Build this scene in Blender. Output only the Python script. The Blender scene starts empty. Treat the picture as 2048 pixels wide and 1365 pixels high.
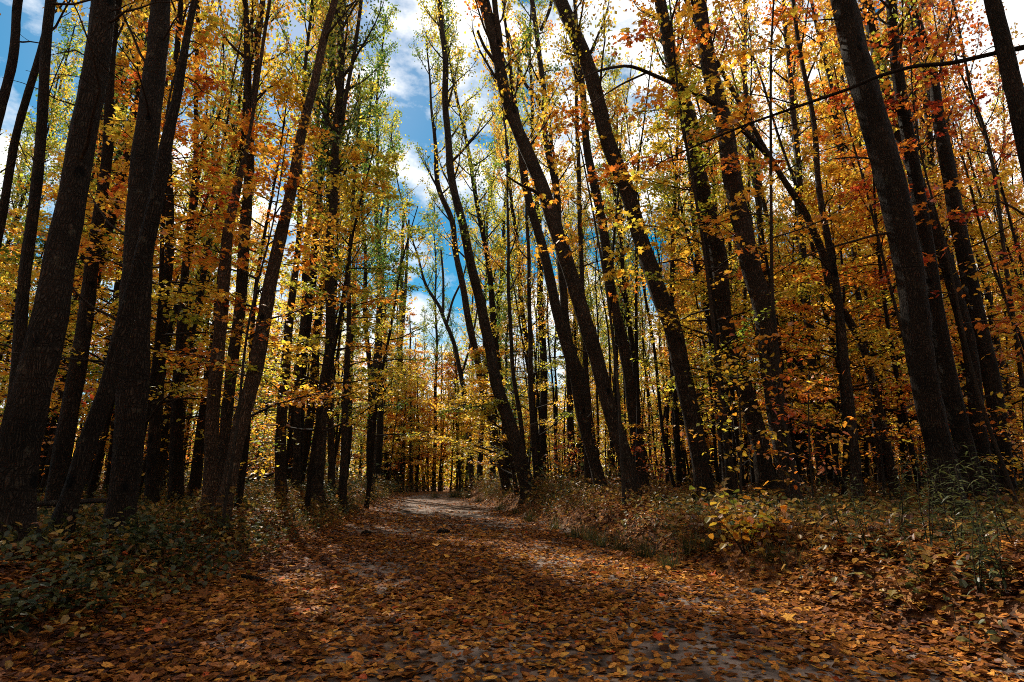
import bpy, math, random
import numpy as np
from mathutils import Vector
rad = math.radians
random.seed(7)
RNG = np.random.default_rng(11)
C = bpy.context.scene.collection
SC = bpy.context.scene

# ------------------------------------------------------------------ camera, sky, sun, exposure
F, CX, CY, PITCH, EYE = 1138.0, 1024.0, 682.5, rad(14.0), 0.85
cd = bpy.data.cameras.new('camera'); cam = bpy.data.objects.new('camera', cd); C.objects.link(cam)
cam.location = (0, 0, EYE); cam.rotation_euler = (rad(90) + PITCH, 0, 0)
cd.sensor_width = 36; cd.lens = 36 * F / 2048; cd.clip_start = .05; cd.clip_end = 3000
SC.camera = cam
SUN_EL, SUN_AZ = 43.0, -27.0            # azimuth from +Y, negative to the left
world = bpy.data.worlds.new('World'); SC.world = world; world.use_nodes = True
nt = world.node_tree; nt.nodes.clear()
def N(nt, t, **k):
    n = nt.nodes.new(t)
    for a, b in k.items(): setattr(n, a, b)
    return n
sky = N(nt, 'ShaderNodeTexSky', sky_type='NISHITA', sun_disc=False)
sky.sun_elevation = rad(SUN_EL); sky.sun_rotation = rad(SUN_AZ); sky.air_density = 1.0; sky.dust_density = .3; sky.ozone_density = 2.5
hs = N(nt, 'ShaderNodeHueSaturation'); hs.inputs['Saturation'].default_value = 1.6; hs.inputs['Hue'].default_value = .475
b1 = N(nt, 'ShaderNodeBackground'); b1.inputs[1].default_value = .056
b2 = N(nt, 'ShaderNodeBackground'); b2.inputs[0].default_value = (1, .985, .97, 1); b2.inputs[1].default_value = .74
tc = N(nt, 'ShaderNodeTexCoord')
mp = N(nt, 'ShaderNodeMapping'); mp.inputs['Scale'].default_value = (1, 1, 1.7); mp.inputs['Location'].default_value = (.35, .1, .2)
nz = N(nt, 'ShaderNodeTexNoise'); nz.inputs['Scale'].default_value = 3.2; nz.inputs['Detail'].default_value = 8; nz.inputs['Roughness'].default_value = .6
cr = N(nt, 'ShaderNodeValToRGB'); cr.color_ramp.elements[0].position = .44; cr.color_ramp.elements[1].position = .56
mx = N(nt, 'ShaderNodeMixShader'); out = N(nt, 'ShaderNodeOutputWorld')
L = nt.links.new
L(sky.outputs[0], hs.inputs['Color']); L(hs.outputs[0], b1.inputs[0])
L(tc.outputs['Generated'], mp.inputs[0]); L(mp.outputs[0], nz.inputs['Vector']); L(nz.outputs[0], cr.inputs[0])
L(cr.outputs[0], mx.inputs[0]); L(b1.outputs[0], mx.inputs[1]); L(b2.outputs[0], mx.inputs[2]); L(mx.outputs[0], out.inputs[0])
sl = bpy.data.lights.new('sun', 'SUN'); sl.energy = 5.0; sl.angle = rad(.53); sl.color = (1, .93, .80)
so = bpy.data.objects.new('sun', sl); C.objects.link(so); so.location = (-15, 30, 40)
sd = Vector((math.sin(rad(SUN_AZ)) * math.cos(rad(SUN_EL)), math.cos(rad(SUN_AZ)) * math.cos(rad(SUN_EL)), math.sin(rad(SUN_EL))))
so.rotation_euler = sd.to_track_quat('Z', 'Y').to_euler()
vs = SC.view_settings; vs.view_transform = 'Standard'; vs.look = 'None'; vs.gamma = 1; vs.exposure = 0.9
cy = SC.cycles
cy.max_bounces = 6; cy.diffuse_bounces = 3; cy.glossy_bounces = 2; cy.transmission_bounces = 4; cy.caustics_reflective = False; cy.caustics_refractive = False
cy.filter_width = 1.0; cy.use_denoising = False
try: cy.denoiser = 'OPENIMAGEDENOISE'; cy.denoising_prefilter = 'ACCURATE'
except Exception: pass

# ------------------------------------------------------------------ pixel ray -> point in the place
def ray(px, py):
    u, v = px - CX, CY - py
    return u, F * math.cos(PITCH) - v * math.sin(PITCH), v * math.cos(PITCH) + F * math.sin(PITCH)
def at(px, py, D):
    u, f, z = ray(px, py); return np.array([D * u / f, D, EYE + D * z / f])
def wid(w, py, D, px=None):
    u, f, z = ray(px if px is not None else CX, py); return .46 * w * D / f / math.sqrt(1 + (u / f) ** 2)

# ------------------------------------------------------------------ terrain
def fbm(x, y, s=1.0, seed=0):
    r = 0; a = 1
    for k in range(4):
        p = seed * 1.7 + k * 2.1
        r = r + a * (np.sin(x * s + p + 1.3 * np.sin(y * s * .8 + p)) * np.cos(y * s * 1.1 - p + 1.1 * np.sin(x * s * .7 + 2 * p)))
        s *= 2.05; a *= .5
    return r
def xc(y):
    y = np.asarray(y, float)
    return .58 - .157 * y + .020 * np.clip(y - 34, 0, 30) ** 2 + 1.2 * np.clip(y - 64, 0, 900)
def sstep(a, b, x):
    t = np.clip((x - a) / (b - a), 0, 1); return t * t * (3 - 2 * t)
def gh(x, y):
    x = np.asarray(x, float); y = np.asarray(y, float)
    d = x - xc(y) + .10 * fbm(x * 0 + 3, y, 1.3, 2)
    r = np.clip(d, 0, None); l = np.clip(-d, 0, None)
    z = .40 * sstep(2.12, 2.75, r) + .05 * sstep(2.75, 9, r) + .34 * sstep(2.1, 3.5, l) + .08 * sstep(3, 9, l)
    off = sstep(2.0, 3.2, np.abs(d))
    z = z + off * .17 * sstep(7, 16, y)
    z = z * (1 - .75 * off * sstep(33, 42, y))
    z = z + off * (.035 * fbm(x, y, 2.3, 1) + .02 * fbm(x, y, 7, 4)) + (1 - off) * .008 * fbm(x, y, 3, 3)
    z = z - .02 * np.exp(-((np.abs(d) - .85) / .28) ** 2)
    return z + .02 * sstep(12, 36, y) - .4 * sstep(42, 90, y) + .15 * sstep(8, 25, np.abs(d))

# ------------------------------------------------------------------ materials
def mat(name):
    m = bpy.data.materials.new(name); m.use_nodes = True; m.node_tree.nodes.clear(); return m, m.node_tree
def ramp(nt, stops):
    r = N(nt, 'ShaderNodeValToRGB'); e = r.color_ramp.elements
    while len(e) < len(stops): e.new(.5)
    for q, (p, c) in zip(e, stops): q.position = p; q.color = (*c, 1)
    return r
def bark(name, c0, c1, sc=1.0, bump=1.0):
    m, t = mat(name); L = t.links.new
    tc = N(t, 'ShaderNodeTexCoord')
    def mapped(node, scale, inp='Vector'):
        mp = N(t, 'ShaderNodeMapping'); mp.inputs['Scale'].default_value = scale; L(tc.outputs['Object'], mp.inputs[0]); L(mp.outputs[0], node.inputs[inp]); return node
    warp = mapped(N(t, 'ShaderNodeTexNoise'), (3, 3, 2)); warp.inputs['Scale'].default_value = 2
    add = N(t, 'ShaderNodeMix', data_type='VECTOR'); add.inputs[0].default_value = .12
    L(tc.outputs['Object'], add.inputs[4]); L(warp.outputs['Color'], add.inputs[5])
    mp = N(t, 'ShaderNodeMapping'); mp.inputs['Scale'].default_value = (58 * sc, 58 * sc, 5 * sc); L(add.outputs[1], mp.inputs[0])
    v = N(t, 'ShaderNodeTexVoronoi', feature='DISTANCE_TO_EDGE'); v.inputs['Scale'].default_value = 1; L(mp.outputs[0], v.inputs['Vector'])
    n1 = mapped(N(t, 'ShaderNodeTexNoise'), (sc * 90, sc * 90, sc * 22)); n1.inputs['Scale'].default_value = 1; n1.inputs['Detail'].default_value = 6; n1.inputs['Roughness'].default_value = .65
    n2 = mapped(N(t, 'ShaderNodeTexNoise'), (sc * 2.5, sc * 2.5, sc * 30)); n2.inputs['Scale'].default_value = 1; n2.inputs['Detail'].default_value = 4
    n3 = N(t, 'ShaderNodeTexNoise'); n3.inputs['Scale'].default_value = 1.7; n3.inputs['Detail'].default_value = 5; L(tc.outputs['Object'], n3.inputs['Vector'])
    rv = ramp(t, [(0, (0, 0, 0)), (.28, (1, 1, 1))]); L(v.outputs['Distance'], rv.inputs[0])
    r2 = ramp(t, [(.36, (.35, .35, .35)), (.46, (1, 1, 1))]); L(n2.outputs[0], r2.inputs[0])
    m1 = N(t, 'ShaderNodeMath', operation='MULTIPLY'); L(rv.outputs[0], m1.inputs[0]); L(n1.outputs[0], m1.inputs[1])
    m2 = N(t, 'ShaderNodeMath', operation='MULTIPLY'); L(m1.outputs[0], m2.inputs[0]); L(r2.outputs[0], m2.inputs[1])
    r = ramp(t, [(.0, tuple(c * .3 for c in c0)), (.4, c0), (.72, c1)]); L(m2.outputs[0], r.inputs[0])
    mixc = N(t, 'ShaderNodeMix', data_type='RGBA', blend_type='MULTIPLY'); mixc.inputs[0].default_value = 1
    r3 = ramp(t, [(.3, (.5, .52, .48)), (.7, (1.25, 1.15, 1.05))]); L(n3.outputs[0], r3.inputs[0])
    L(r.outputs[0], mixc.inputs[6]); L(r3.outputs[0], mixc.inputs[7])
    vs_ = mapped(N(t, 'ShaderNodeTexVoronoi'), (3.2 * sc, 3.2 * sc, 2.1 * sc)); vs_.inputs['Scale'].default_value = 1
    rs = ramp(t, [(.10, (.12, .12, .12)), (.17, (1, 1, 1))]); L(vs_.outputs['Distance'], rs.inputs[0])
    ms = N(t, 'ShaderNodeMix', data_type='RGBA', blend_type='MULTIPLY'); ms.inputs[0].default_value = 1; L(mixc.outputs[2], ms.inputs[6]); L(rs.outputs[0], ms.inputs[7])
    nl = N(t, 'ShaderNodeTexNoise'); nl.inputs['Scale'].default_value = 7; nl.inputs['Detail'].default_value = 7; nl.inputs['Roughness'].default_value = .7; L(tc.outputs['Object'], nl.inputs['Vector'])
    rl = ramp(t, [(.60, (0, 0, 0)), (.68, (.55, .55, .55))]); L(nl.outputs[0], rl.inputs[0])
    mixc = N(t, 'ShaderNodeMix', data_type='RGBA'); L(rl.outputs[0], mixc.inputs[0]); L(ms.outputs[2], mixc.inputs[6]); mixc.inputs[7].default_value = (c1[0] * .95, c1[1] * 1.15, c1[2] * 1.05, 1)
    b = N(t, 'ShaderNodeBump'); b.inputs['Strength'].default_value = bump; b.inputs['Distance'].default_value = .04; L(m2.outputs[0], b.inputs['Height'])
    p = N(t, 'ShaderNodeBsdfPrincipled'); p.inputs['Roughness'].default_value = .9; p.inputs['Specular IOR Level'].default_value = .12
    L(mixc.outputs[2], p.inputs['Base Color']); L(b.outputs[0], p.inputs['Normal'])
    o = N(t, 'ShaderNodeOutputMaterial'); L(p.outputs[0], o.inputs[0]); return m
M = {}
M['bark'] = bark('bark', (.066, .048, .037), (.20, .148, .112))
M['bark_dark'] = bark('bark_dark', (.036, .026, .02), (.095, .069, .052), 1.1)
M['bark_dead'] = bark('bark_dead', (.11, .072, .05), (.34, .23, .165), 1.1)
M['twig'] = bark('twig', (.05, .038, .03), (.10, .075, .055), 3, .4)
AUTUMN = [(.0, (.48, .06, .02)), (.2, (.74, .19, .025)), (.4, (.84, .38, .035)), (.6, (.88, .58, .055)), (.78, (.50, .49, .045)), (1, (.075, .16, .02))]
def leafmat(name, stops, trans=.55, use_obj=True, gloss=.05, spread=1.0, spots=False, lo=.5, hi=1.3):
    m, t = mat(name); L = t.links.new
    a = N(t, 'ShaderNodeAttribute', attribute_name='hue')
    if use_obj:
        oi = N(t, 'ShaderNodeObjectInfo'); sep = N(t, 'ShaderNodeSeparateColor'); L(oi.outputs['Color'], sep.inputs[0])
        s = N(t, 'ShaderNodeMath', operation='MULTIPLY_ADD'); s.inputs[1].default_value = spread
        L(a.outputs['Fac'], s.inputs[0]); L(sep.outputs[0], s.inputs[2]); src = s.outputs[0]
    else: src = a.outputs['Fac']
    r = ramp(t, stops); L(src, r.inputs[0])
    g = N(t, 'ShaderNodeNewGeometry'); hv = N(t, 'ShaderNodeHueSaturation')
    mr = N(t, 'ShaderNodeMapRange'); mr.inputs[3].default_value = lo; mr.inputs[4].default_value = hi
    L(g.outputs['Random Per Island'], mr.inputs[0]); L(mr.outputs[0], hv.inputs['Value']); L(r.outputs[0], hv.inputs['Color'])
    if spots:
        tc = N(t, 'ShaderNodeTexCoord'); nz = N(t, 'ShaderNodeTexNoise'); nz.inputs['Scale'].default_value = 95; nz.inputs['Detail'].default_value = 5; nz.inputs['Roughness'].default_value = .7; L(tc.outputs['Object'], nz.inputs['Vector'])
        rr = ramp(t, [(.36, (.28, .24, .2)), (.52, (.9, .9, .9)), (.7, (1.25, 1.2, 1.1))]); L(nz.outputs[0], rr.inputs[0])
        mm = N(t, 'ShaderNodeMix', data_type='RGBA', blend_type='MULTIPLY'); mm.inputs[0].default_value = 1; L(hv.outputs[0], mm.inputs[6]); L(rr.outputs[0], mm.inputs[7]); col = mm.outputs[2]
    else: col = hv.outputs[0]
    d = N(t, 'ShaderNodeBsdfDiffuse'); tr = N(t, 'ShaderNodeBsdfTranslucent'); mxs = N(t, 'ShaderNodeMixShader'); mxs.inputs[0].default_value = trans
    L(col, d.inputs[0]); L(col, tr.inputs[0]); L(d.outputs[0], mxs.inputs[1]); L(tr.outputs[0], mxs.inputs[2])
    gl = N(t, 'ShaderNodeBsdfGlossy'); gl.inputs['Roughness'].default_value = .42; gl.inputs[0].default_value = (1, 1, 1, 1)
    m2 = N(t, 'ShaderNodeMixShader'); m2.inputs[0].default_value = gloss
    L(mxs.outputs[0], m2.inputs[1]); L(gl.outputs[0], m2.inputs[2])
    o = N(t, 'ShaderNodeOutputMaterial'); L(m2.outputs[0], o.inputs[0]); return m
M['leaf'] = leafmat('leaf', AUTUMN, .62)
M['litter'] = leafmat('litter', [(0, (.06, .030, .026)), (.22, (.15, .068, .045)), (.45, (.32, .11, .028)), (.7, (.52, .20, .04)), (.88, (.66, .34, .06)), (1, (.50, .09, .025))], .2, False, .005, spots=True, lo=.25, hi=1.2)
M['herb'] = leafmat('herb', [(0, (.16, .06, .03)), (.25, (.30, .13, .03)), (.42, (.34, .22, .04)), (.56, (.10, .10, .03)), (1, (.022, .042, .016))], .4, True, .018, spots=True)
def groundmat(name, road):
    m, t = mat(name); L = t.links.new
    tc = N(t, 'ShaderNodeTexCoord')
    v = N(t, 'ShaderNodeTexVoronoi'); v.inputs['Scale'].default_value = 17; v.inputs['Randomness'].default_value = 1
    n0 = N(t, 'ShaderNodeTexNoise'); n0.inputs['Scale'].default_value = 9; n0.inputs['Detail'].default_value = 6
    vm = N(t, 'ShaderNodeMix', data_type='VECTOR'); vm.inputs[0].default_value = .06
    L(tc.outputs['Object'], vm.inputs[4]); L(n0.outputs['Color'], vm.inputs[5]); L(vm.outputs[1], v.inputs['Vector'])
    sp = N(t, 'ShaderNodeSeparateColor'); L(v.outputs['Color'], sp.inputs[0])
    r = ramp(t, [(0, (.03, .018, .012)), (.3, (.09, .04, .02)), (.6, (.18, .075, .028)), (.85, (.28, .12, .04)), (1, (.34, .17, .05))]); L(sp.outputs[0], r.inputs[0])
    n1 = N(t, 'ShaderNodeTexNoise'); n1.inputs['Scale'].default_value = 60; n1.inputs['Detail'].default_value = 8
    n2 = N(t, 'ShaderNodeTexNoise'); n2.inputs['Scale'].default_value = 1.3; n2.inputs['Detail'].default_value = 7; n2.inputs['Roughness'].default_value = .65
    soil = ramp(t, [(.35, (.016, .012, .010)), (.65, (.22, .17, .14))] if road else [(.3, (.025, .018, .014)), (.7, (.07, .05, .04))]); L(n1.outputs[0], soil.inputs[0])
    f = ramp(t, [(.48, (0, 0, 0)), (.66, (.7, .7, .7))] if road else [(.3, (.2, .2, .2)), (.5, (1, 1, 1))]); L(n2.outputs[0], f.inputs[0])
    mc = N(t, 'ShaderNodeMix', data_type='RGBA'); L(f.outputs[0], mc.inputs[0]); L(soil.outputs[0], mc.inputs[6]); L(r.outputs[0], mc.inputs[7])
    hgt = N(t, 'ShaderNodeMath', operation='MULTIPLY_ADD'); hgt.inputs[1].default_value = .6; L(sp.outputs[1], hgt.inputs[0]); L(n1.outputs[0], hgt.inputs[2])
    b = N(t, 'ShaderNodeBump'); b.inputs['Strength'].default_value = .7; b.inputs['Distance'].default_value = .03; L(hgt.outputs[0], b.inputs['Height'])
    p = N(t, 'ShaderNodeBsdfPrincipled'); p.inputs['Roughness'].default_value = .95; p.inputs['Specular IOR Level'].default_value = .06
    L(mc.outputs[2], p.inputs['Base Color']); L(b.outputs[0], p.inputs['Normal'])
    o = N(t, 'ShaderNodeOutputMaterial'); L(p.outputs[0], o.inputs[0]); return m
M['ground'] = groundmat('forest_floor', False); M['road'] = groundmat('dirt_road', True)
M['stone'] = bark('stone', (.07, .065, .06), (.14, .13, .12), 2, .5); M['sod'] = bark('sod', (.035, .025, .018), (.08, .05, .03), 3, 1.2)

# ------------------------------------------------------------------ mesh builder
class MB:
    def __init__(s): s.v = []; s.n = 0; s.loops = []; s.tot = []; s.mi = []; s.hue = []; s.sm = []
    def add(s, v, faces, mi=0, hue=None, smooth=False):        # faces: int array (k, n)
        faces = np.asarray(faces, np.int64)
        s.v.append(np.asarray(v, float)); s.loops.append((faces + s.n).ravel()); s.n += len(v)
        k, n = faces.shape
        s.tot.append(np.full(k, n)); s.mi.append(np.full(k, mi)); s.sm.append(np.full(k, smooth))
        s.hue.append(np.zeros(k) if hue is None else np.broadcast_to(hue, (k,)))
    def tube(s, P, R, sides=6, mi=0, jit=0.0, seed=0, flare=0):
        P = np.asarray(P, float); R = np.asarray(R, float); n = len(P)
        T = np.gradient(P, axis=0); T /= np.linalg.norm(T, axis=1)[:, None] + 1e-9
        ref = np.array([1., 0, 0]) if abs(T[:, 0]).mean() < .8 else np.array([0, 1., 0])
        U = ref - T * (T @ ref)[:, None]; U /= np.linalg.norm(U, axis=1)[:, None]; V = np.cross(T, U)
        a = np.arange(sides) * 2 * math.pi / sides
        rr = R[:, None] * np.ones((1, sides))
        if jit: 
            h = np.concatenate([[0], np.cumsum(np.linalg.norm(np.diff(P, axis=0), axis=1))])
            rr = rr * (1 + jit * (.6 * np.sin(3 * a[None] + seed + .5 * h[:, None]) + .5 * np.sin(5 * a[None] + 2 * seed - .8 * h[:, None]) + .5 * np.sin(7 * h[:, None] + seed + 2 * a[None])) + jit * .5 * RNG.normal(size=rr.shape))
        if flare: rr = rr * (1 + flare * np.exp(-np.clip(P[:, 2], 0, 9) / .16)[:, None] * (.35 + np.clip(np.cos((3 + int(seed) % 2) * a[None] + seed), 0, 1) ** 1.5))
        v = P[:, None] + rr[..., None] * (np.cos(a)[None, :, None] * U[:, None] + np.sin(a)[None, :, None] * V[:, None])
        v = v.reshape(-1, 3); i = np.arange(n - 1)[:, None] * sides; j = np.arange(sides)[None]; k = (j + 1) % sides
        s.add(v, np.stack([i + j, i + k, i + k + sides, i + j + sides], -1).reshape(-1, 4), mi, None, True)
    def leaves(s, P, size, tmpl, tilt=.6, mi=1, hue=None, yaw=None, curl=0.0, droop=0.0, normal_up=True):
        tv, tf = TM[tmpl]; n = len(P)
        if n == 0: return
        size = np.broadcast_to(size, (n,)); yaw = RNG.uniform(0, 2 * math.pi, n) if yaw is None else yaw
        ax = RNG.normal(0, tilt, n) - droop; ay = RNG.normal(0, tilt, n)
        v = np.repeat(tv[None], n, 0) * size[:, None, None]
        if curl:
            c = RNG.normal(0, curl, n); c2 = RNG.normal(0, curl, n)
            v[..., 2] += (c[:, None] * (tv[None, :, 0] ** 2) * 4 + c2[:, None] * (tv[None, :, 1]) ** 2 * .8) * size[:, None]
        def rot(v, a, i, j):
            ca, sa = np.cos(a)[:, None], np.sin(a)[:, None]; x, y = v[..., i].copy(), v[..., j].copy()
            v[..., i] = ca * x - sa * y; v[..., j] = sa * x + ca * y
        rot(v, ay, 0, 2); rot(v, ax, 1, 2); rot(v, yaw, 0, 1)
        v = v + np.asarray(P)[:, None]
        f = (tf[None] + (np.arange(n) * len(tv))[:, None, None]).reshape(-1, tf.shape[1])
        hh = None if hue is None else np.repeat(np.broadcast_to(hue, (n,)), len(tf))
        s.add(v.reshape(-1, 3), f, mi, hh)
    def mesh(s, name, mats):
        me = bpy.data.meshes.new(name)
        v = np.concatenate(s.v); lo = np.concatenate(s.loops); to = np.concatenate(s.tot)
        me.vertices.add(len(v)); me.vertices.foreach_set('co', v.ravel().astype(np.float32))
        me.loops.add(len(lo)); me.loops.foreach_set('vertex_index', lo.astype(np.int32))
        me.polygons.add(len(to)); st = np.concatenate([[0], np.cumsum(to)[:-1]])
        me.polygons.foreach_set('loop_start', st.astype(np.int32)); me.polygons.foreach_set('loop_total', to.astype(np.int32))
        me.polygons.foreach_set('material_index', np.concatenate(s.mi).astype(np.int32))
        me.polygons.foreach_set('use_smooth', np.concatenate(s.sm).astype(bool))
        for m in mats: me.materials.append(M[m])
        at_ = me.attributes.new('hue', 'FLOAT', 'FACE'); at_.data.foreach_set('value', np.concatenate(s.hue).astype(np.float32))
        me.update(calc_edges=True); return me
    def obj(s, name, mats, parent=None, loc=None):
        o = bpy.data.objects.new(name, s.mesh(name, mats)); C.objects.link(o)
        if parent: o.parent = parent
        if loc is not None: o.location = loc
        return o
TM = {}
TM['quad'] = (np.array([[0, 0, 0], [.38, .5, .05], [0, 1, 0], [-.38, .5, .05]]), np.array([[0, 1, 2, 3]]))
TM['oval'] = (np.array([[0, 0, 0], [.36, .28, .07], [.30, .72, .07], [0, 1.05, -.03], [-.30, .72, .07], [-.36, .28, .07]]), np.array([[0, 1, 2, 3], [0, 3, 4, 5]]))
_h = [(0, 0), (.2, -.05), (.42, .12), (.47, .4), (.33, .7), (.12, .93), (0, 1.02)]
TM['heart'] = (np.array([[x, y, .12 * x] for x, y in _h] + [[-x, y, .12 * x] for x, y in _h[1:-1]]), np.array([[0, 1, 2, 3, 4, 5, 6], [6, 11, 10, 9, 8, 7, 0]]))
_m = [(0, 0), (.12, -.06), (.46, .08), (.27, .26), (.60, .58), (.42, .60), (.2, .56), (.16, .72), (0, 1.05)]
TM['maple'] = (np.array([[x, y, .15 * x] for x, y in _m] + [[-x, y, .15 * x] for x, y in _m[1:-1]]), np.array([[0, 1, 2, 3, 4, 5, 6, 7, 8], [8, 15, 14, 13, 12, 11, 10, 9, 0]]))
_b = [(0, .014, 0), (.35, .014, .07), (.7, .010, .08), (1, .002, 0)]
TM['blade'] = (np.array([[sx * w, y, z] for y, w, z in _b for sx in (-1, 1)]), np.array([[0, 1, 3, 2], [2, 3, 5, 4], [4, 5, 7, 6]]))
TM['lance'] = (np.array([[-.01, 0, 0], [.01, 0, 0], [.085, .35, .05], [-.085, .35, .05], [.06, .7, 0], [-.06, .7, 0], [.004, 1, -.14], [-.004, 1, -.14]]), np.array([[0, 1, 2, 3], [3, 2, 4, 5], [5, 4, 6, 7]]))

def tag(o, label=None, cat=None, group=None, kind=None):
    for k, v in (('label', label), ('category', cat), ('group', group), ('kind', kind)):
        if v: o[k] = v
    return o
def empty(name, loc=(0, 0, 0)):
    o = bpy.data.objects.new(name, None); C.objects.link(o); o.location = loc; o.empty_display_size = .2; return o
def unit(v): return v / (np.linalg.norm(v) + 1e-9)

GAPS = [(-3.2, 21, 0), (-3.8, 24, 0), (-4.3, 27, 0), (-4.8, 30, 0), (-3.0, 18, 0), (1.5, 5.9, 0), (2.1, 5.9, .2), (2.7, 6.0, .4), (-1.9, 5.6, 0), (2.9, 7.4, .6), (3.4, 10, .6),
        (-.8, 19.3, 1.8), (-1.8, 19, 2.2), (-2.6, 18.8, 1.8), (-.4, 19.5, 3.2), (-6.5, 16, 1.0), (5, 14, 1.5)]
def shades(x, y, z0, H, r):
    """would a crown here keep the sun off one of the sunlit spots"""
    for gx_, gy_, gz_ in GAPS:
        dx_, dy_ = x - gx_, y - gy_; a = rad(SUN_AZ); s_ = dx_ * math.sin(a) + dy_ * math.cos(a); p_ = abs(dx_ * math.cos(a) - dy_ * math.sin(a)); h = gz_ + s_ * math.tan(rad(SUN_EL))
        if p_ < r and s_ > 0 and z0 - 1 < h < H + 1: return True
    return False
# ------------------------------------------------------------------ limb and foliage growth
def bend(p0, d, L, n, up, jit, rng):
    P = [np.array(p0, float)]; d = unit(np.array(d, float))
    for k in range(n):
        d = unit(d + np.array([0, 0, up]) + rng.normal(0, jit, 3)); P.append(P[-1] + d * L / n)
    return np.array(P)
def grow(mb, axis, arad, z0, nb, Lmax, seed, style='aspen', leafn=9, lsize=.085, tmpl='quad', sub=5, hue_amp=.16, top_first=True, bare=0.0, keep=None):
    """limbs, twigs and leaves along an axis; style sets how limbs rise and how leaves are laid"""
    rng = np.random.default_rng(seed)
    zs = axis[:, 2]; z1 = zs[-1]; flat = style == 'maple'
    for b in range(nb):
        t = (b + rng.uniform(0, 1)) / nb
        z = z0 + (z1 - z0) * (t ** .85 if flat else t)
        p = np.array([np.interp(z, zs, axis[:, i]) for i in range(3)]); r = float(np.interp(z, zs, arad))
        az = b * 2.4 + rng.uniform(-.6, .6)
        el = rng.uniform(.1, .45) if flat else rng.uniform(.55, 1.05)
        env = (1 - .75 * t) * (.55 + .45 * min(1, t * 4)) if not flat else (1 - .8 * t)
        Lb = Lmax * env * rng.uniform(.6, 1.1)
        if keep and not keep(p, az, Lb): continue
        d = (math.cos(az) * math.cos(el), math.sin(az) * math.cos(el), math.sin(el))
        n = 6; B = bend(p, d, Lb, n, -.02 if flat else .10, .10, rng)
        rb = min(r * .55, .010 + .013 * Lb); RB = np.linspace(rb, .004, n + 1); mb.tube(B, RB, 4)
        hb = rng.normal(0, hue_amp * .8)
        for q in range(sub):
            u = .25 + .75 * (q + rng.uniform(0, 1)) / sub; k = u * n; i = min(int(k), n - 1); P0 = B[i] + (B[i + 1] - B[i]) * (k - i)
            dd = unit(B[i + 1] - B[i]); side = np.cross(dd, [0, 0, 1]) * (1 if q % 2 else -1)
            d2 = unit(dd * .8 + side * rng.uniform(.4, 1.0) + np.array([0, 0, rng.uniform(-.1, .15) if flat else rng.uniform(-.1, .5)]))
            L2 = max(.35, Lb * .45 * (1.15 - u)) * rng.uniform(.7, 1.2); T = bend(P0, d2, L2, 4, -.03 if flat else .04, .14, rng)
            mb.tube(T, np.linspace(max(.0045, rb * .35), .0025, 5), 3)
            if rng.uniform() < bare: continue
            m = int(leafn * (.6 + L2))
            uu = rng.uniform(.15, 1.05, m) * 4; ii = np.minimum(uu.astype(int), 3); LP = T[ii] + (T[np.minimum(ii + 1, 4)] - T[ii]) * (uu - ii)[:, None]
            sp = .07 + .075 * L2
            LP = LP + rng.normal(0, 1, (m, 3)) * (np.array([sp, sp, sp * .32]) if flat else np.array([sp, sp, sp]))
            mb.leaves(LP, lsize * rng.uniform(.7, 1.25, m), tmpl, .38 if flat else .8, 1, .0 + hb + rng.normal(0, .085, m), droop=.25 if flat else .6)

# ------------------------------------------------------------------ hand-placed trunks, traced at their own distances
def trunk_path(D, pts, H, lean_out=.35):
    P = [at(x, y, D) for x, y, w in pts]; R = [wid(w, y, D, x) for x, y, w in pts]
    order = np.argsort([p[2] for p in P]); P = [P[i] for i in order]; R = [R[i] for i in order]
    g = float(gh(P[0][0], P[0][1]))
    if P[0][2] > g - .1:                       # carry the trunk down into the ground
        d = P[1] - P[0]; d = d / max(d[2], .05); q = P[0] + d * (g - .12 - P[0][2]); q[1] = D
        P.insert(0, q); R.insert(0, R[0] * 1.03)
    else: P[0] = P[0] + (P[1] - P[0]) / (P[1][2] - P[0][2]) * (g - .12 - P[0][2])
    top = P[-1]; d = (P[-1] - P[-3]) / (P[-1][2] - P[-3][2]); r = R[-1]; z = top[2]
    if H > z + .5:
        n = max(2, int((H - z) / 1.0))
        for k in range(n):
            d = np.array([d[0] * .88, d[1] * .9, 1]); P.append(P[-1] + d * (H - z) / n); R.append(r + (.03 - r) * ((k + 1) / n) ** .9)
    P = np.array(P); R = np.array(R); base = np.array([P[0][0], P[0][1], g])
    m = max(8, int((P[-1][2] - P[0][2]) / (.14 if D < 9 else .25)))
    # smooth resample: Catmull-Rom through the traced points, parametrised by height
    zz = np.linspace(P[0][2], P[-1][2], m); Q = np.zeros((m, 3)); Q[:, 2] = zz
    tz = P[:, 2]; 
    for i in (0, 1):
        sl = np.gradient(P[:, i], tz); k = np.clip(np.searchsorted(tz, zz) - 1, 0, len(tz) - 2); h = tz[k + 1] - tz[k]; u = (zz - tz[k]) / h
        Q[:, i] = (2*u**3-3*u**2+1)*P[k, i] + (u**3-2*u**2+u)*h*sl[k] + (-2*u**3+3*u**2)*P[k+1, i] + (u**3-u**2)*h*sl[k+1]
    RR = np.interp(zz, tz, R)
    hgt = zz - g; RR = RR * (1 + .18 * np.exp(-np.clip(hgt, 0, None) / .18))
    s = random.uniform(0, 9); Q[:, 0] += .12 * R[0] * np.sin(zz * 1.9 + s) * np.clip(hgt, 0, 1); Q[:, 1] += .5 * R[0] * np.sin(zz * .9 + s)
    return Q, RR, base
HERO = {}
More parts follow.
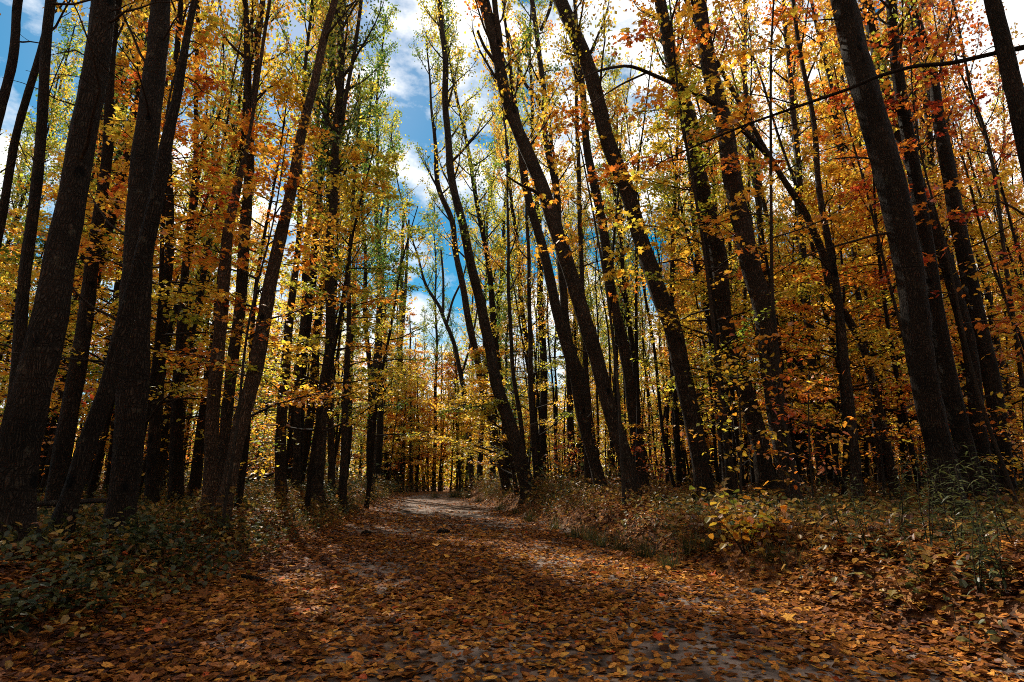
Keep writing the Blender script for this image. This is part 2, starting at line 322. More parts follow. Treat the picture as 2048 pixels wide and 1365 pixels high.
def hero(key, D, pts, label, H=None, hue=.5, crown=True, z0=None, nb=None, Lmax=2.6, mt='bark', limbs=(), leafn=20, bare=.10, name='tall_tree', cat='tree', lsize=.085, style='aspen', tmpl='quad', group=None, keep=None):
    H = H or random.uniform(15, 19)
    Q, RR, base = trunk_path(D, pts, H)
    root = empty(name, base); tag(root, label, cat, group)
    mb = MB(); sides = 18 if D < 8 else (14 if D < 12 else 10)
    mb.tube(Q - base, RR, sides, 0, .045, random.uniform(0, 6), .6); mb.obj('trunk', [mt], root)
    for lp in limbs:
        Dl = lp[0][3] if len(lp[0]) > 3 else D
        LP = np.array([at(p[0], p[1], p[3] if len(p) > 3 else D) for p in lp]) - base; LR = np.array([wid(p[2], p[1], p[3] if len(p) > 3 else D, p[0]) for p in lp])
        n = (len(LP) - 1) * 5 + 1; t = np.linspace(0, len(LP) - 1, n); k = np.arange(len(LP))
        LQ = np.stack([np.interp(t, k, LP[:, i]) for i in range(3)], 1)
        for _ in range(2): LQ[1:-1] = (LQ[:-2] + 2 * LQ[1:-1] + LQ[2:]) / 4
        m = MB(); m.tube(LQ, np.interp(t, k, LR), 8, 0, .05, 1.0); m.obj('limb', [mt], root)
    if crown:
        z0 = z0 or max(7.5, .48 * H)
        m = MB(); grow(m, Q - base, RR, z0 - base[2], nb or int(2.4 * (H - z0)) + 5, Lmax, hash(key) % 9999 if False else sum(map(ord, key)) * 7, style, leafn, lsize, tmpl, 5, bare=bare, keep=keep or (lambda p, az, l: not shades(base[0] + p[0] + .6 * l * math.cos(az), base[1] + p[1] + .6 * l * math.sin(az), base[2] + p[2] - 1.2, base[2] + p[2] + 1.2, .25 + .2 * l)))
        rng = np.random.default_rng(len(HERO))
        for q in range(7 if style == 'aspen' else 0):      # dead stubs and thin bare branches below the crown
            z = rng.uniform(1.6, max(2.5, z0)) ; p = np.array([np.interp(z, Q[:, 2], Q[:, i]) for i in range(3)]) - base; rr_ = float(np.interp(z, Q[:, 2], RR)); az = rng.uniform(0, 6.28); l = rng.choice([.15, .3, .8, 1.5]) * rng.uniform(.7, 1.3)
            B = bend(p, (math.cos(az), math.sin(az), rng.uniform(-.2, .7)), l + rr_, 6, -.01, .16, rng); m.tube(B, np.linspace(min(.012 + .004 * l, rr_ * .3), .003, 7), 5)
            if l > .6:
                for c_ in (2, 3, 4): m.tube(bend(B[c_], (math.cos(az + rng.normal(0, .8)), math.sin(az + rng.normal(0, .8)), rng.uniform(-.3, .5)), l * .4, 4, -.01, .2, rng), np.linspace(.005, .002, 5), 3)
        o = m.obj('crown', ['twig', 'leaf'], root); o.color = (hue, 0, 0, 1)
    HERO[key] = (root, Q, RR, base); return root

#HEROES#
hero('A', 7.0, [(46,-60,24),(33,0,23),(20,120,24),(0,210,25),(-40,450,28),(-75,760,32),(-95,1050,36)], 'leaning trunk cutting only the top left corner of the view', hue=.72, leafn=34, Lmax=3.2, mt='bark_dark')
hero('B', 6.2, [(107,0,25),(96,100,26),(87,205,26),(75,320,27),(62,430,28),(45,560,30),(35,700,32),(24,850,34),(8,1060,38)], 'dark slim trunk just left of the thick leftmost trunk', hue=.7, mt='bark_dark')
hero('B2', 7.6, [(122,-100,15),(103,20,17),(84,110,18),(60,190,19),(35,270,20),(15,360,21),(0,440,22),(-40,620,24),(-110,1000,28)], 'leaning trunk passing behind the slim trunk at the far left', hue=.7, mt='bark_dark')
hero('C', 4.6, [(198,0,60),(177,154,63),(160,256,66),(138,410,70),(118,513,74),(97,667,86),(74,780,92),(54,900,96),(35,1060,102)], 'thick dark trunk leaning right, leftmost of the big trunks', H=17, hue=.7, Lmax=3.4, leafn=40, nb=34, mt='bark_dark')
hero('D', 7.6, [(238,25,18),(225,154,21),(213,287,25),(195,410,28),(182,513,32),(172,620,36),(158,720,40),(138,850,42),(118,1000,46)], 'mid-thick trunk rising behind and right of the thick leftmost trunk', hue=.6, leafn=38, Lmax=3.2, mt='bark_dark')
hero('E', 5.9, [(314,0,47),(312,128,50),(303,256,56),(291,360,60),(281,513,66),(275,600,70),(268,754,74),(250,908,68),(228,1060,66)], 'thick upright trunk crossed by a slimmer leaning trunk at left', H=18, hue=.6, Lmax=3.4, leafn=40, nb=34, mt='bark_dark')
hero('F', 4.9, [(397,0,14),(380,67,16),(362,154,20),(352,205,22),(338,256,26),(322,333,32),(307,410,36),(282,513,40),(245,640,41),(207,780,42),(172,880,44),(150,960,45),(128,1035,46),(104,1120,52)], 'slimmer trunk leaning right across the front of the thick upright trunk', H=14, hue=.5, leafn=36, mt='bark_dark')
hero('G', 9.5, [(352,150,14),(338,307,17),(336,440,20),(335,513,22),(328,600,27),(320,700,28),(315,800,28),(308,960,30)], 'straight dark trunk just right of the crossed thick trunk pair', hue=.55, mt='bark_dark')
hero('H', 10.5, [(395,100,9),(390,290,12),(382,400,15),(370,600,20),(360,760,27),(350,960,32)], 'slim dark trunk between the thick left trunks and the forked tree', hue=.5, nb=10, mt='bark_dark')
hero('I', 9.5, [(492,0,12),(495,128,15),(497,256,18),(496,360,22),(492,461,26),(482,615,26),(470,700,25),(458,800,26),(447,900,26),(440,1010,28)], 'upright forked trunk directly behind the broken dead trunk', hue=.5, limbs=[[(494,430,15),(498,320,13),(505,230,11),(515,100,10),(528,0,8),(538,-90,6)]])
hero('J', 8.3, [(486,315,8),(479,350,17),(470,400,20),(460,450,23),(452,540,27),(443,650,29),(433,754,31),(422,908,31),(413,1045,30)], 'broken dead trunk with pale bare wood and a snapped top', H=0, mt='bark_dead', crown=False, name='dead_tree', cat='dead tree')
hero('K', 8.0, [(668,0,15),(648,67,17),(628,170,19),(607,267,21),(585,380,24),(562,470,27),(540,565,30),(528,640,32),(512,730,35),(477,856,35),(458,960,33),(443,1050,33)], 'long trunk leaning right with stripped bark, its base beside the dead trunk', H=11, mt='bark_dead', hue=.5, nb=5, bare=.7)
hero('Lt', 13.5, [(685,0,14),(682,128,16),(672,256,18),(667,410,19),(661,513,20),(660,600,22),(657,710,24),(646,783,25),(638,893,27),(635,990,28)], 'straight grey trunk nearest the road on its left side', H=20, hue=1.0, z0=8.0, nb=44, Lmax=3.4, leafn=28, keep=lambda p, az, l: True, limbs=[[(671,300,9),(684,250,9),(692,190,9),(710,100,9),(723,0,8),(735,-90,6)]])
hero('M', 12.5, [(604,280,9),(600,380,11),(593,500,14),(583,615,17),(575,700,21),(567,800,24),(560,980,26)], 'slim trunk between the stripped leaning trunk and the straight grey one', hue=.88, nb=26, leafn=24, keep=lambda p, az, l: True)
hero('N', 15, [(660,120,8),(646,256,10),(633,460,12),(612,600,13),(600,700,15),(595,975,17)], 'thin trunk close behind the straight grey roadside trunk, leaning right', hue=.8, nb=16)
hero('O', 33, [(757,560,8),(755,673,11),(750,760,15),(744,860,18),(741,965,21)], 'stout mid-distance trunk at the left edge of the road bend', H=20, hue=.5, z0=6, nb=26, lsize=.13)
hero('P', 46, [(806,430,6),(803,560,8),(803,620,10),(800,750,13),(796,860,14),(793,972,17)], 'tall thin trunk beside the far bend on the left of the road', H=24, hue=.5, z0=5, nb=26, lsize=.16, leafn=14, limbs=[[(802,690,8),(810,600,7),(814,520,6),(818,440,4)]])
hero('Q', 47, [(820,640,3),(821,780,5),(822,870,7),(823,974,9)], 'thin dark pole of a tree nearest the end of the road', H=15, hue=.4, z0=6, nb=14, style='maple', Lmax=2, lsize=.14)
hero('R', 15, [(699,560,9),(696,673,11),(690,800,15),(687,960,18)], 'dark trunk first to the right of the straight grey roadside trunk', H=13, hue=.75, z0=5, nb=16)
hero('S', 17, [(668,640,10),(662,760,14),(662,960,16)], 'thin dark trunk half hidden by the straight grey roadside trunk', H=13, hue=.6, z0=5, nb=14)
hero('a', 18, [(866,-80,7),(878,0,10),(890,128,13),(892,230,14),(897,307,16),(913,400,17),(933,487,19),(957,590,21),(966,640,23),(984,710,24),(997,783,26),(1014,838,28),(1036,904,30),(1058,985,33)], 'curved trunk leaning left over the road, nearest the road on its right', H=21, hue=.76, z0=7.5, nb=40, Lmax=3.8, leafn=20, bare=.1)
hero('b', 22, [(862,200,5),(872,307,9),(880,385,11),(903,440,12),(913,513,13),(928,590,14),(944,673,15),(963,765,17),(981,838,18),(996,904,19),(1013,972,20)], 'thinner trunk leaning left, parallel behind the roadside curved trunk', H=21, hue=.84, z0=10, nb=32, Lmax=3.4, bare=.1, leafn=20)
hero('c', 36, [(836,513,4),(856,580,7),(878,612,7),(893,650,8),(910,695,9),(922,754,10),(935,850,11),(945,970,12)], 'slender crooked tree with bare forks arching over the far road', H=26, hue=.7, z0=13, nb=24, Lmax=4, bare=.3, leafn=14, lsize=.13, limbs=[[(893,650,6),(905,600,5),(925,560,4),(935,520,3)],[(922,754,6),(938,700,5),(952,640,4),(958,590,3)],[(886,625,6),(887,560,5),(882,500,4)]])
hero('d', 10.8, [(966,0,24),(992,103,26),(1010,180,26),(1036,256,27),(1062,323,29),(1087,385,30),(1113,461,32),(1138,540,32),(1155,600,32),(1171,655,33),(1193,717,33),(1215,790,33),(1237,864,34),(1256,930,35),(1272,1012,38)], 'strongly leaning trunk with a snag stub near its top', H=16, hue=.7, limbs=[[(1003,150,16,10.8),(1000,80,13,10.7),(990,20,12,10.6),(985,-60,9,10.5)],[(994,130,8,10.8),(968,95,7,10.7),(955,62,5,10.6)],[(1100,420,10,10.8),(1075,385,8,10.5),(1040,370,5,10.2),(1010,350,3,9.9)]])
hero('e', 14.5, [(1036,250,12),(1045,330,16),(1062,410,18),(1082,487,20),(1105,580,22),(1118,640,22),(1130,690,22),(1146,746,23),(1164,827,24),(1185,905,25),(1207,995,29)], 'leaning trunk close behind and left of the snag stub trunk', H=16, hue=.65, z0=9, nb=14)
hero('f', 16, [(1058,-50,9),(1063,0,10),(1077,90,11),(1087,180,12),(1092,282,14),(1112,385,16),(1118,461,16),(1125,565,18),(1140,690,18),(1171,783,17),(1175,875,17),(1179,1000,18)], 'wavy slender trunk passing behind the snag stub trunk', H=19, hue=.7, z0=9.5, nb=18, limbs=[[(1092,230,10),(1070,190,8),(1050,170,7),(1030,110,6),(1015,60,5)],[(1082,60,8),(1100,20,7),(1112,-50,6)]])
hero('g', 17, [(1152,100,7),(1152,170,8),(1156,307,9),(1159,410,9),(1164,565,10),(1170,700,11),(1176,860,12),(1184,985,13)], 'very thin upright pole crossing the leaning trunks beside the road', H=15, hue=.5, z0=9, nb=12)
hero('h', 14, [(1158,120,12),(1164,180,14),(1174,282,17),(1192,385,20),(1210,487,21),(1223,590,22),(1236,650,22),(1250,710,23),(1258,746,23),(1267,820,23),(1277,910,25),(1288,1000,28)], 'slimmer straight trunk between the two big leaning roadside trunks', H=16, hue=.6, z0=10, nb=14)
hero('i', 11, [(1120,0,28),(1146,67,29),(1170,128,30),(1197,205,31),(1220,287,32),(1251,370,33),(1277,461,34),(1300,530,36),(1321,600,38),(1336,640,39),(1356,728,40),(1382,820,40),(1400,897,40),(1415,1010,42)], 'big rough-barked trunk leaning left with a dark knot halfway up', H=17, hue=.6)
hero('j', 11, [(1320,0,25),(1336,67,26),(1354,154,28),(1377,241,31),(1392,333,33),(1413,420,36),(1436,513,37),(1449,615,38),(1469,702,38),(1497,805,39),(1518,897,40),(1533,990,44)], 'large trunk left of the twin pair, ringed bark and leaf sprays', H=17, hue=.45)
hero('k', 9.4, [(1395,0,31),(1410,77,34),(1428,154,36),(1446,231,38),(1464,359,42),(1485,461,43),(1505,564,45),(1518,600,46),(1538,702,46),(1556,805,45),(1572,908,44),(1587,1010,46)], 'large trunk right of the twin pair, with dark scars high up', H=17, hue=.45)
hero('l', 14, [(1567,0,10),(1582,154,12),(1592,307,14),(1600,410,16),(1610,560,18),(1622,690,18),(1633,830,18),(1645,985,20)], 'upright slender trunk behind the arching curved tree on the right', hue=.4, z0=10, nb=16)
hero('m', 10.2, [(1541,318,12),(1577,374,14),(1608,420,16),(1628,461,17),(1649,513,19),(1669,590,19),(1700,640,19),(1725,692,18),(1746,780,19),(1764,860,19),(1780,935,20),(1792,1010,22)], 'curved trunk arching far left with a long bare limb across big trunks', H=0, hue=.4, crown=False, limbs=[[(1541,318,12),(1500,275,11,10),(1449,225,11,9.6),(1408,195,10,9.2),(1340,165,9,8.8),(1260,130,7,8.4),(1200,140,5,8.1),(1150,165,3,7.9)],[(1300,143,5,8.6),(1240,170,4,8.4),(1180,210,2.5,8.2)]])
hero('n', 9, [(1580,-60,8),(1587,0,9),(1608,128,10),(1628,246,12),(1638,385,14),(1659,513,17),(1680,640,19),(1692,728,20),(1705,830,22),(1713,933,24),(1720,1035,27)], 'dark narrow trunk between the curved arching tree and the giant right trunk', H=14, hue=.45, nb=12)
hero('o', 12, [(1633,51,8),(1669,215,10),(1690,333,11),(1705,461,11),(1715,590,12),(1732,720,13),(1755,880,15),(1770,1000,17)], 'thin pole leaning left behind the dark narrow trunk', H=15, hue=.4, z0=9, nb=12)
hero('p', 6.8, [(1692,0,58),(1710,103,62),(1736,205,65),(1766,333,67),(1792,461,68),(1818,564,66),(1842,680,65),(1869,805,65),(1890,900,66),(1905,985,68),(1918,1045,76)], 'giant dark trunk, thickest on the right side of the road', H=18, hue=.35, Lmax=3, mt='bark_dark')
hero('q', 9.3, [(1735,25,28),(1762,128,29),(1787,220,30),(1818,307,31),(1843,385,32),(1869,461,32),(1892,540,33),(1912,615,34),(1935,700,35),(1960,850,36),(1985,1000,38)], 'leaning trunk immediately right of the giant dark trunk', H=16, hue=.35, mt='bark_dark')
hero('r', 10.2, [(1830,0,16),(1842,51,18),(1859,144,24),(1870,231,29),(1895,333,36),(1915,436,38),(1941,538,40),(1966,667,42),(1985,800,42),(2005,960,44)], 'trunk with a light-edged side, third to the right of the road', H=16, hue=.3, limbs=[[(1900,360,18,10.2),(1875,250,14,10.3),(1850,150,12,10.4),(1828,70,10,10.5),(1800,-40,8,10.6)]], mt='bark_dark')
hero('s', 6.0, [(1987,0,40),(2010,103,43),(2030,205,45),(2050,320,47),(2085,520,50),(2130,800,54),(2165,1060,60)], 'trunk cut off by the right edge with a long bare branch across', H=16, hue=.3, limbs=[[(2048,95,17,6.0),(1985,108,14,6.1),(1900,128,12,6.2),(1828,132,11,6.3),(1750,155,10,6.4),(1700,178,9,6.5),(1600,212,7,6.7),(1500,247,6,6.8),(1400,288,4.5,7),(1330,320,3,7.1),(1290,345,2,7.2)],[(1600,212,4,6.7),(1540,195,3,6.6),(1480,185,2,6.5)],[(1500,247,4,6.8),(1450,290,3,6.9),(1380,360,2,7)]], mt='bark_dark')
hero('t', 11.5, [(1950,200,7),(1961,231,8),(1992,385,9),(2008,513,10),(2033,667,11),(2060,850,13),(2085,1010,16)], 'thin leaning pole in front of the orange foliage at far right', H=13, hue=.2, nb=12)
hero('u', 15, [(1385,400,9),(1400,550,12),(1410,600,13),(1425,700,15),(1440,790,17),(1450,890,20),(1458,985,22)], 'trunk visible in the gap left of the big twin pair', H=15, hue=.35, z0=6, nb=14)
hero('v', 16, [(1488,0,8),(1492,180,11),(1500,307,13),(1515,410,14),(1527,513,16),(1545,640,17),(1565,760,18),(1590,985,20)], 'dim trunk directly behind the right one of the big twin pair', H=17, hue=.35, z0=10, nb=14)
hero('w', 20, [(1054,410,7),(1058,560,8),(1060,660,10),(1062,783,11),(1068,900,12),(1075,970,13)], 'thin upright pole left of the leaning trunks, by the yellow leaves', H=14, hue=.55, z0=6, nb=12)
hero('x', 20, [(1015,380,5),(1019,618,8),(1027,746,9),(1040,838,10),(1052,965,12)], 'thin pole just behind the roadside curved trunk', H=16, hue=.5, z0=7, nb=12)
#ENDHEROES#

# ------------------------------------------------------------------ ground and road
def axisgrid(lo, hi, fine, grow_, far):
    a = [0.]; s = fine
    while a[-1] < far: a.append(a[-1] + s); s = fine if a[-1] < hi else s * grow_
    return np.array(a)
gx = axisgrid(0, 9, .14, 1.12, 900); gx = np.concatenate([-gx[:0:-1], gx])
gy = axisgrid(0, 30, .17, 1.12, 900); gy = np.concatenate([-axisgrid(0, 2, .4, 1.3, 500)[:0:-1], gy])
X, Y = np.meshgrid(gx, gy)
Z = gh(X, Y) - .05 * (1 - sstep(1.9, 2.15, np.abs(X - xc(Y)))) * (np.abs(Y) < 75)
nx, ny = len(gx), len(gy); i = np.arange(ny - 1)[:, None] * nx; j = np.arange(nx - 1)[None]
g = MB(); g.add(np.stack([X, Y, Z], -1).reshape(-1, 3), np.stack([i + j, i + j + 1, i + j + 1 + nx, i + j + nx], -1).reshape(-1, 4), 0, None, True)
tag(g.obj('ground', ['ground']), kind='structure')
ys = np.concatenate([np.arange(-6, 30, .16), np.arange(30, 72, .5)]); dx = np.linspace(-2.32, 2.32, 34)
DX, YY = np.meshgrid(dx, ys); XX = xc(YY) + DX; ZZ = gh(XX, YY) + .006 - .05 * sstep(2.14, 2.32, np.abs(DX))
nx, ny = len(dx), len(ys); i = np.arange(ny - 1)[:, None] * nx; j = np.arange(nx - 1)[None]
g = MB(); g.add(np.stack([XX, YY, ZZ], -1).reshape(-1, 3), np.stack([i + j, i + j + 1, i + j + 1 + nx, i + j + nx], -1).reshape(-1, 4), 0, None, True)
tag(g.obj('road', ['road']), kind='structure')

# ------------------------------------------------------------------ fallen leaves
def scatter(n, y0, y1, half=None, side=1.0):
    """points over the ground seen between two distances, even per square metre"""
    y = np.sqrt(RNG.uniform(y0 * y0, y1 * y1, n)) if half is None else RNG.uniform(y0, y1, n)
    x = RNG.uniform(-1, 1, n) * (y * .97 + .6) if half is None else xc(y) + RNG.uniform(-half, half, n)
    return x, y
lit = MB()
def litter(n, y0, y1, tm, size, half=None, lift=.010, curl=.13, tilt=.17):
    x, y = scatter(n, y0, y1, half); d = np.abs(x - xc(y))
    dens = .60 + .35 * sstep(.9, 2.2, d) + .30 * fbm(x, y, 1.1, 6) - .14 * np.exp(-((d - .8) / .25) ** 2)
    dens = dens - .45 * (1 - sstep(1.0, 2.0, d)) * sstep(12, 20, y)
    k = RNG.uniform(0, 1, n) < dens; x, y, d = x[k], y[k], d[k]
    z = gh(x, y) + lift * RNG.uniform(.3, 1.6, len(x)) + .006
    off = sstep(2.0, 2.6, d)
    z = z + off * RNG.uniform(0, .035, len(x))
    h = np.clip(.50 + .13 * fbm(x, y, .9, 9) + RNG.normal(0, .20, len(x)), 0, 1)
    lit.leaves(np.stack([x, y, z], 1), size * RNG.uniform(.4, 1.35, len(x)), tm, tilt, 0, h, curl=curl)
litter(46000, 1.5, 5.0, 'heart', .043); litter(2200, 2.6, 6, 'maple', .078)
litter(66000, 5.0, 10, 'oval', .050); litter(40000, 5, 18, 'oval', .066, 5.2); litter(3500, 5, 10, 'maple', .09)
litter(30000, 1.5, 7, 'quad', .022); litter(36000, 10, 17, 'quad', .08); litter(32000, 17, 42, 'quad', .10, 5.5)
tag(lit.obj('fallen_leaves', ['litter']), 'brown and orange fallen leaves strewn over road and forest floor', 'fallen leaves', kind='stuff')

# ------------------------------------------------------------------ undergrowth
ug = MB()
def under(n, y0, y1, hgt, size, tm, seed, half=None):
    x, y = scatter(n, y0, y1, half); d = x - xc(y); a = np.abs(d)
    dens = sstep(2.1, 2.5, a) * (.55 + .4 * fbm(x, y, .8, seed)); k = RNG.uniform(0, 1, n) < dens; x, y, d = x[k], y[k], d[k]
    g0 = gh(x, y); h0 = np.clip(.40 + .26 * fbm(x, y, .6, seed + 3) + np.where(d < 0, .12, .0), .05, .95)
    for q in range(4):
        hh = hgt * RNG.uniform(.15, 1, len(x)); rr = hgt * .35
        P = np.stack([x + RNG.normal(0, rr, len(x)), y + RNG.normal(0, rr, len(x)), g0 + hh], 1)
        ug.leaves(P, size * RNG.uniform(.6, 1.3, len(x)), tm, .5, 1, np.clip(h0 + RNG.normal(0, .19, len(x)), 0, 1), droop=.2)
    for i in range(0, len(x), 3):
        ug.tube(np.array([[x[i], y[i], g0[i] - .02], [x[i] + RNG.normal(0, .05), y[i] + RNG.normal(0, .05), g0[i] + hgt * RNG.uniform(.5, 1)]]), [.0035, .0015], 3)
under(6500, 2.5, 8, .17, .046, 'oval', 1); under(15000, 6, 16, .28, .055, 'oval', 4); under(9000, 15, 40, .85, .12, 'quad', 8); under(7000, 24, 60, 1.5, .17, 'quad', 9)
under(7000, 4, 16, .24, .055, 'oval', 12, 4.6); under(9000, 14, 34, .42, .085, 'quad', 13, 5.2); under(6000, 32, 50, .8, .12, 'quad', 14, 9)
o = ug.obj('undergrowth', ['twig', 'herb']); o.color = (0, 0, 0, 1)
tag(o, 'low tangle of green and rust coloured plants along both banks', 'undergrowth', kind='stuff')
gr = MB()                                    # grass hanging over the banks
n = 2600; y = np.sqrt(RNG.uniform(9, 900, n)); s = RNG.uniform(0, 1, n) < .72
x = xc(y) + np.where(s, 1, -1) * (2.45 + np.abs(RNG.normal(0, .22, n)))
k = fbm(x, y, .9, 5) + RNG.uniform(-.6, .6, n) > -.1; x, y = x[k], y[k]
for q in range(7):
    P = np.stack([x + RNG.normal(0, .05, len(x)), y + RNG.normal(0, .05, len(x)), gh(x, y)], 1)
    gr.leaves(P, RNG.uniform(.08, .22, len(x)), 'blade', .35, 0, np.clip(.55 + .25 * fbm(x, y, 1.5, 2) + RNG.normal(0, .14, len(x)), 0, 1), curl=.35, droop=-.9)
o = gr.obj('grass', ['herb']); o.color = (0, 0, 0, 1); tag(o, 'green grass blades along the road banks', 'grass', kind='stuff')

# ------------------------------------------------------------------ copies
def copy_tree(root, loc, rz=0, s=1.0, tilt=(0, 0), hue=None, label=None, group=None, first=[set()]):
    if root.name not in first[0]: first[0].add(root.name); r = root; kids = list(root.children)
    else:
        r = root.copy(); C.objects.link(r); kids = []
        for ch in root.children:
            c = ch.copy(); C.objects.link(c); c.parent = r; kids.append(c)
    r.location = loc; r.rotation_euler = (tilt[0], tilt[1], rz); r.scale = (s, s, s * random.uniform(.93, 1.07))
    for c in kids:
        if hue is not None and c.name.startswith('crown'): c.color = (hue, 0, 0, 1)
    if label: r['label'] = label
    if group: r['group'] = group
    return r
def proto(name, cat, H, r0, z0, nb, Lmax, seed, style, leafn, lsize, tmpl='quad', sub=5, wob=.25, mt='bark_dark', bare=0.1):
    rng = np.random.default_rng(seed); root = empty(name, (0, -30, 0)); tag(root, 'x', cat)
    n = int(H / .5); z = np.linspace(-.15, H, n); s = rng.uniform(0, 6, 4)
    P = np.stack([wob * np.sin(z * .22 + s[0]) * z / H * 1.5 + .04 * np.sin(z * 1.3 + s[2]), wob * np.sin(z * .25 + s[1]) * z / H * 1.5 + .04 * np.sin(z * 1.1 + s[3]), z], 1); P[:, :2] -= P[0, :2]
    R = r0 * (1 - .85 * (np.clip(z, 0, H) / H) ** 1.1) * (1 + .3 * np.exp(-np.clip(z, 0, None) / .2)) + .006
    m = MB(); m.tube(P, R, 8, 0, .04, seed); m.obj('trunk', [mt], root)
    m = MB(); grow(m, P, R, z0, nb, Lmax, seed + 5, style, leafn, lsize, tmpl, sub, bare=bare); o = m.obj('crown', ['twig', 'leaf'], root); o.color = (.5, 0, 0, 1)
    return root
tall = [proto('slender_tree', 'tree', 17 + k, .10 + .012 * k, 4.6 + .7 * k, 46, 2.5, 100 + k, 'aspen', 26, .084, 'quad', 6) for k in range(5)]
mapl = [proto('young_maple', 'tree', 7.5 + .8 * k, .045 + .006 * k, 1.2 + .2 * k, 36, 2.2, 200 + k, 'maple', 24, .082, 'oval' if k < 2 else 'quad', 6) for k in range(4)]
near = [proto('near_maple', 'tree', 8.5 + k, .028, 3.2 + .2 * k, 20, 2.0, 300 + k, 'maple', 13, .095, 'maple', 5, .3, 'twig', .25) for k in range(2)]
sapl = [proto('sapling', 'sapling', 2.0 + .5 * k, .014, .35, 13, .8, 400 + k, 'maple', 7, .075, 'oval', 4, .12, 'twig') for k in range(3)]
taken = [h[3] for h in HERO.values()]
def free(x, y, d): return all((x - t[0]) ** 2 + (y - t[1]) ** 2 > d * d for t in taken)
def put(pr, px, D, hue, label, group, s=1.0, lean=None):
    u = (px - CX) / (F * math.cos(PITCH) + 283 * math.sin(PITCH)); x = u * D; y = D
    lean = lean if lean is not None else (rad(-4.5) if x > xc(y) else rad(3.0)) + rad(random.uniform(-3, 3))
    taken.append((x, y))
    return copy_tree(pr, (x, y, float(gh(x, y)) - .02), random.uniform(0, 6.28), s, (rad(random.uniform(-2, 2)), lean), hue, label, group)
def region(x, y):
    d = x - float(xc(y)); return 'left' if d < 0 else 'right'
def fill(protos, n, y0, y1, mind, smin, smax, kind, huef, accept):
    c = t = 0
    while c < n and t < n * 60:
        t += 1; y = math.sqrt(random.uniform(y0 * y0, y1 * y1)); x = random.uniform(-1.02, 1.02) * y * .95
        d = x - float(xc(y))
        if abs(d) < 3.4 or not free(x, y, mind) or not accept(x, y): continue
        side = region(x, y); px = CX + x / y * 1172
        far = 'deep in' if y > (y0 + y1) / 2 else 'partway into'
        put(random.choice(protos), px, y, huef(px, y), kind.format(side=side, far=far), kind.split(' {far}')[0] + ' %s the %s woods' % (far, side), random.uniform(smin, smax)); c += 1
def hue_tall(px, y):
    b = np.interp(px, [0, 300, 600, 800, 1000, 1200, 1600, 2048], [.88, .82, .92, .92, .84, .76, .66, .50]); return float(b + random.gauss(0, .13))
def hue_maple(px, y):
    b = np.interp(px, [0, 300, 600, 800, 1000, 1200, 1600, 2048], [.54, .56, .66, .56, .70, .58, .54, .40]); return float(b + random.gauss(0, .13))
def pxof(x, y): return CX + x / y * 1172
LT = 'slim straight tree with thin leafy crown {far} the {side} woods'
LM = 'understory maple with layered autumn leaves {far} the {side} woods'
LS = 'waist-high sapling {far} the {side} woods'
def acc_tall(x, y):
    p = pxof(x, y)
    if shades(x, y, 5, 18, 1.8): return False
    if p < 250: return random.random() < .12
    if p < 430: return random.random() < .5
    if p > 1100 and y < 30: return random.random() < .5
    if 800 < p < 900 and y < 30: return False
    return True
def acc_maple(x, y):
    p = pxof(x, y)
    if shades(x, y, 1.5, 9, 1.8): return False
    if p < 250: return random.random() < .10
    if p > 1150: return random.random() < (.75 if y < 19 else .95)
    if p < 400: return random.random() < .25
    if p < 560: return random.random() < .6
    if 800 < p < 900 and y < 40: return False
    return True
fill(tall, 60, 14, 27, 1.3, .75, 1.1, LT, hue_tall, acc_tall)
fill(tall, 85, 27, 55, 1.6, .75, 1.05, LT, hue_tall, acc_tall)
pole = [proto('pole_tree', 'tree', 13 + k, .036 + .012 * k, 6, 14, 1.7, 500 + k, 'aspen', 9, .10, 'quad', 4, .35) for k in range(3)]
fill(pole, 165, 13, 42, .8, .8, 1.1, 'thin pole-like tree almost bare below {far} the {side} woods', hue_tall, lambda x, y: random.random() < np.interp(pxof(x, y), [0, 300, 800, 1000, 2048], [.2, .5, .4, 1, 1]) and not (800 < pxof(x, y) < 880 and y < 40) and not shades(x, y, 6, 14, 1.2))
fill(pole, 20, 10, 17, .8, .7, 1.0, 'thin pole-like tree almost bare below {far} the {side} woods', hue_tall, lambda x, y: (pxof(x, y) > 1080 or random.random() < .25) and not shades(x, y, 6, 14, 1.1))
fill(mapl, 66, 9.5, 20, .9, .7, 1.05, LM, hue_maple, acc_maple)
fill(mapl, 135, 19, 50, 1.1, .8, 1.3, LM, hue_maple, acc_maple)
fill(sapl, 70, 7, 22, .6, .6, 1.3, LS, lambda p, y: random.gauss(.5, .15), lambda x, y: True)
# slim trees added for the shade of their crowns on the near road
SH = 'slim tree with a dense crown near the road behind the left frame trees'
for (x, y, k, s) in [(-9.5, 7.5, 0, 1), (-8.5, 11, 1, 1), (-6.8, 12.6, 2, .9), (-11, 14, 3, 1), (-12.5, 10, 4, 1.05), (-5.6, 15.2, 1, 1.1), (-6.4, 17.6, 2, 1.05), (-7.6, 20, 3, 1.1), (5.5, 4.2, 1, 1), (7.8, 2.5, 2, 1), (6.5, 8.2, 3, .9)]:
    taken.append((x, y)); copy_tree(tall[k], (x, y, float(gh(x, y)) - .02), random.uniform(0, 6), s, (0, 0), .6, 'slim tree with a dense yellow crown rising among the nearest trunks', 'slim crowned trees among the nearest trunks')

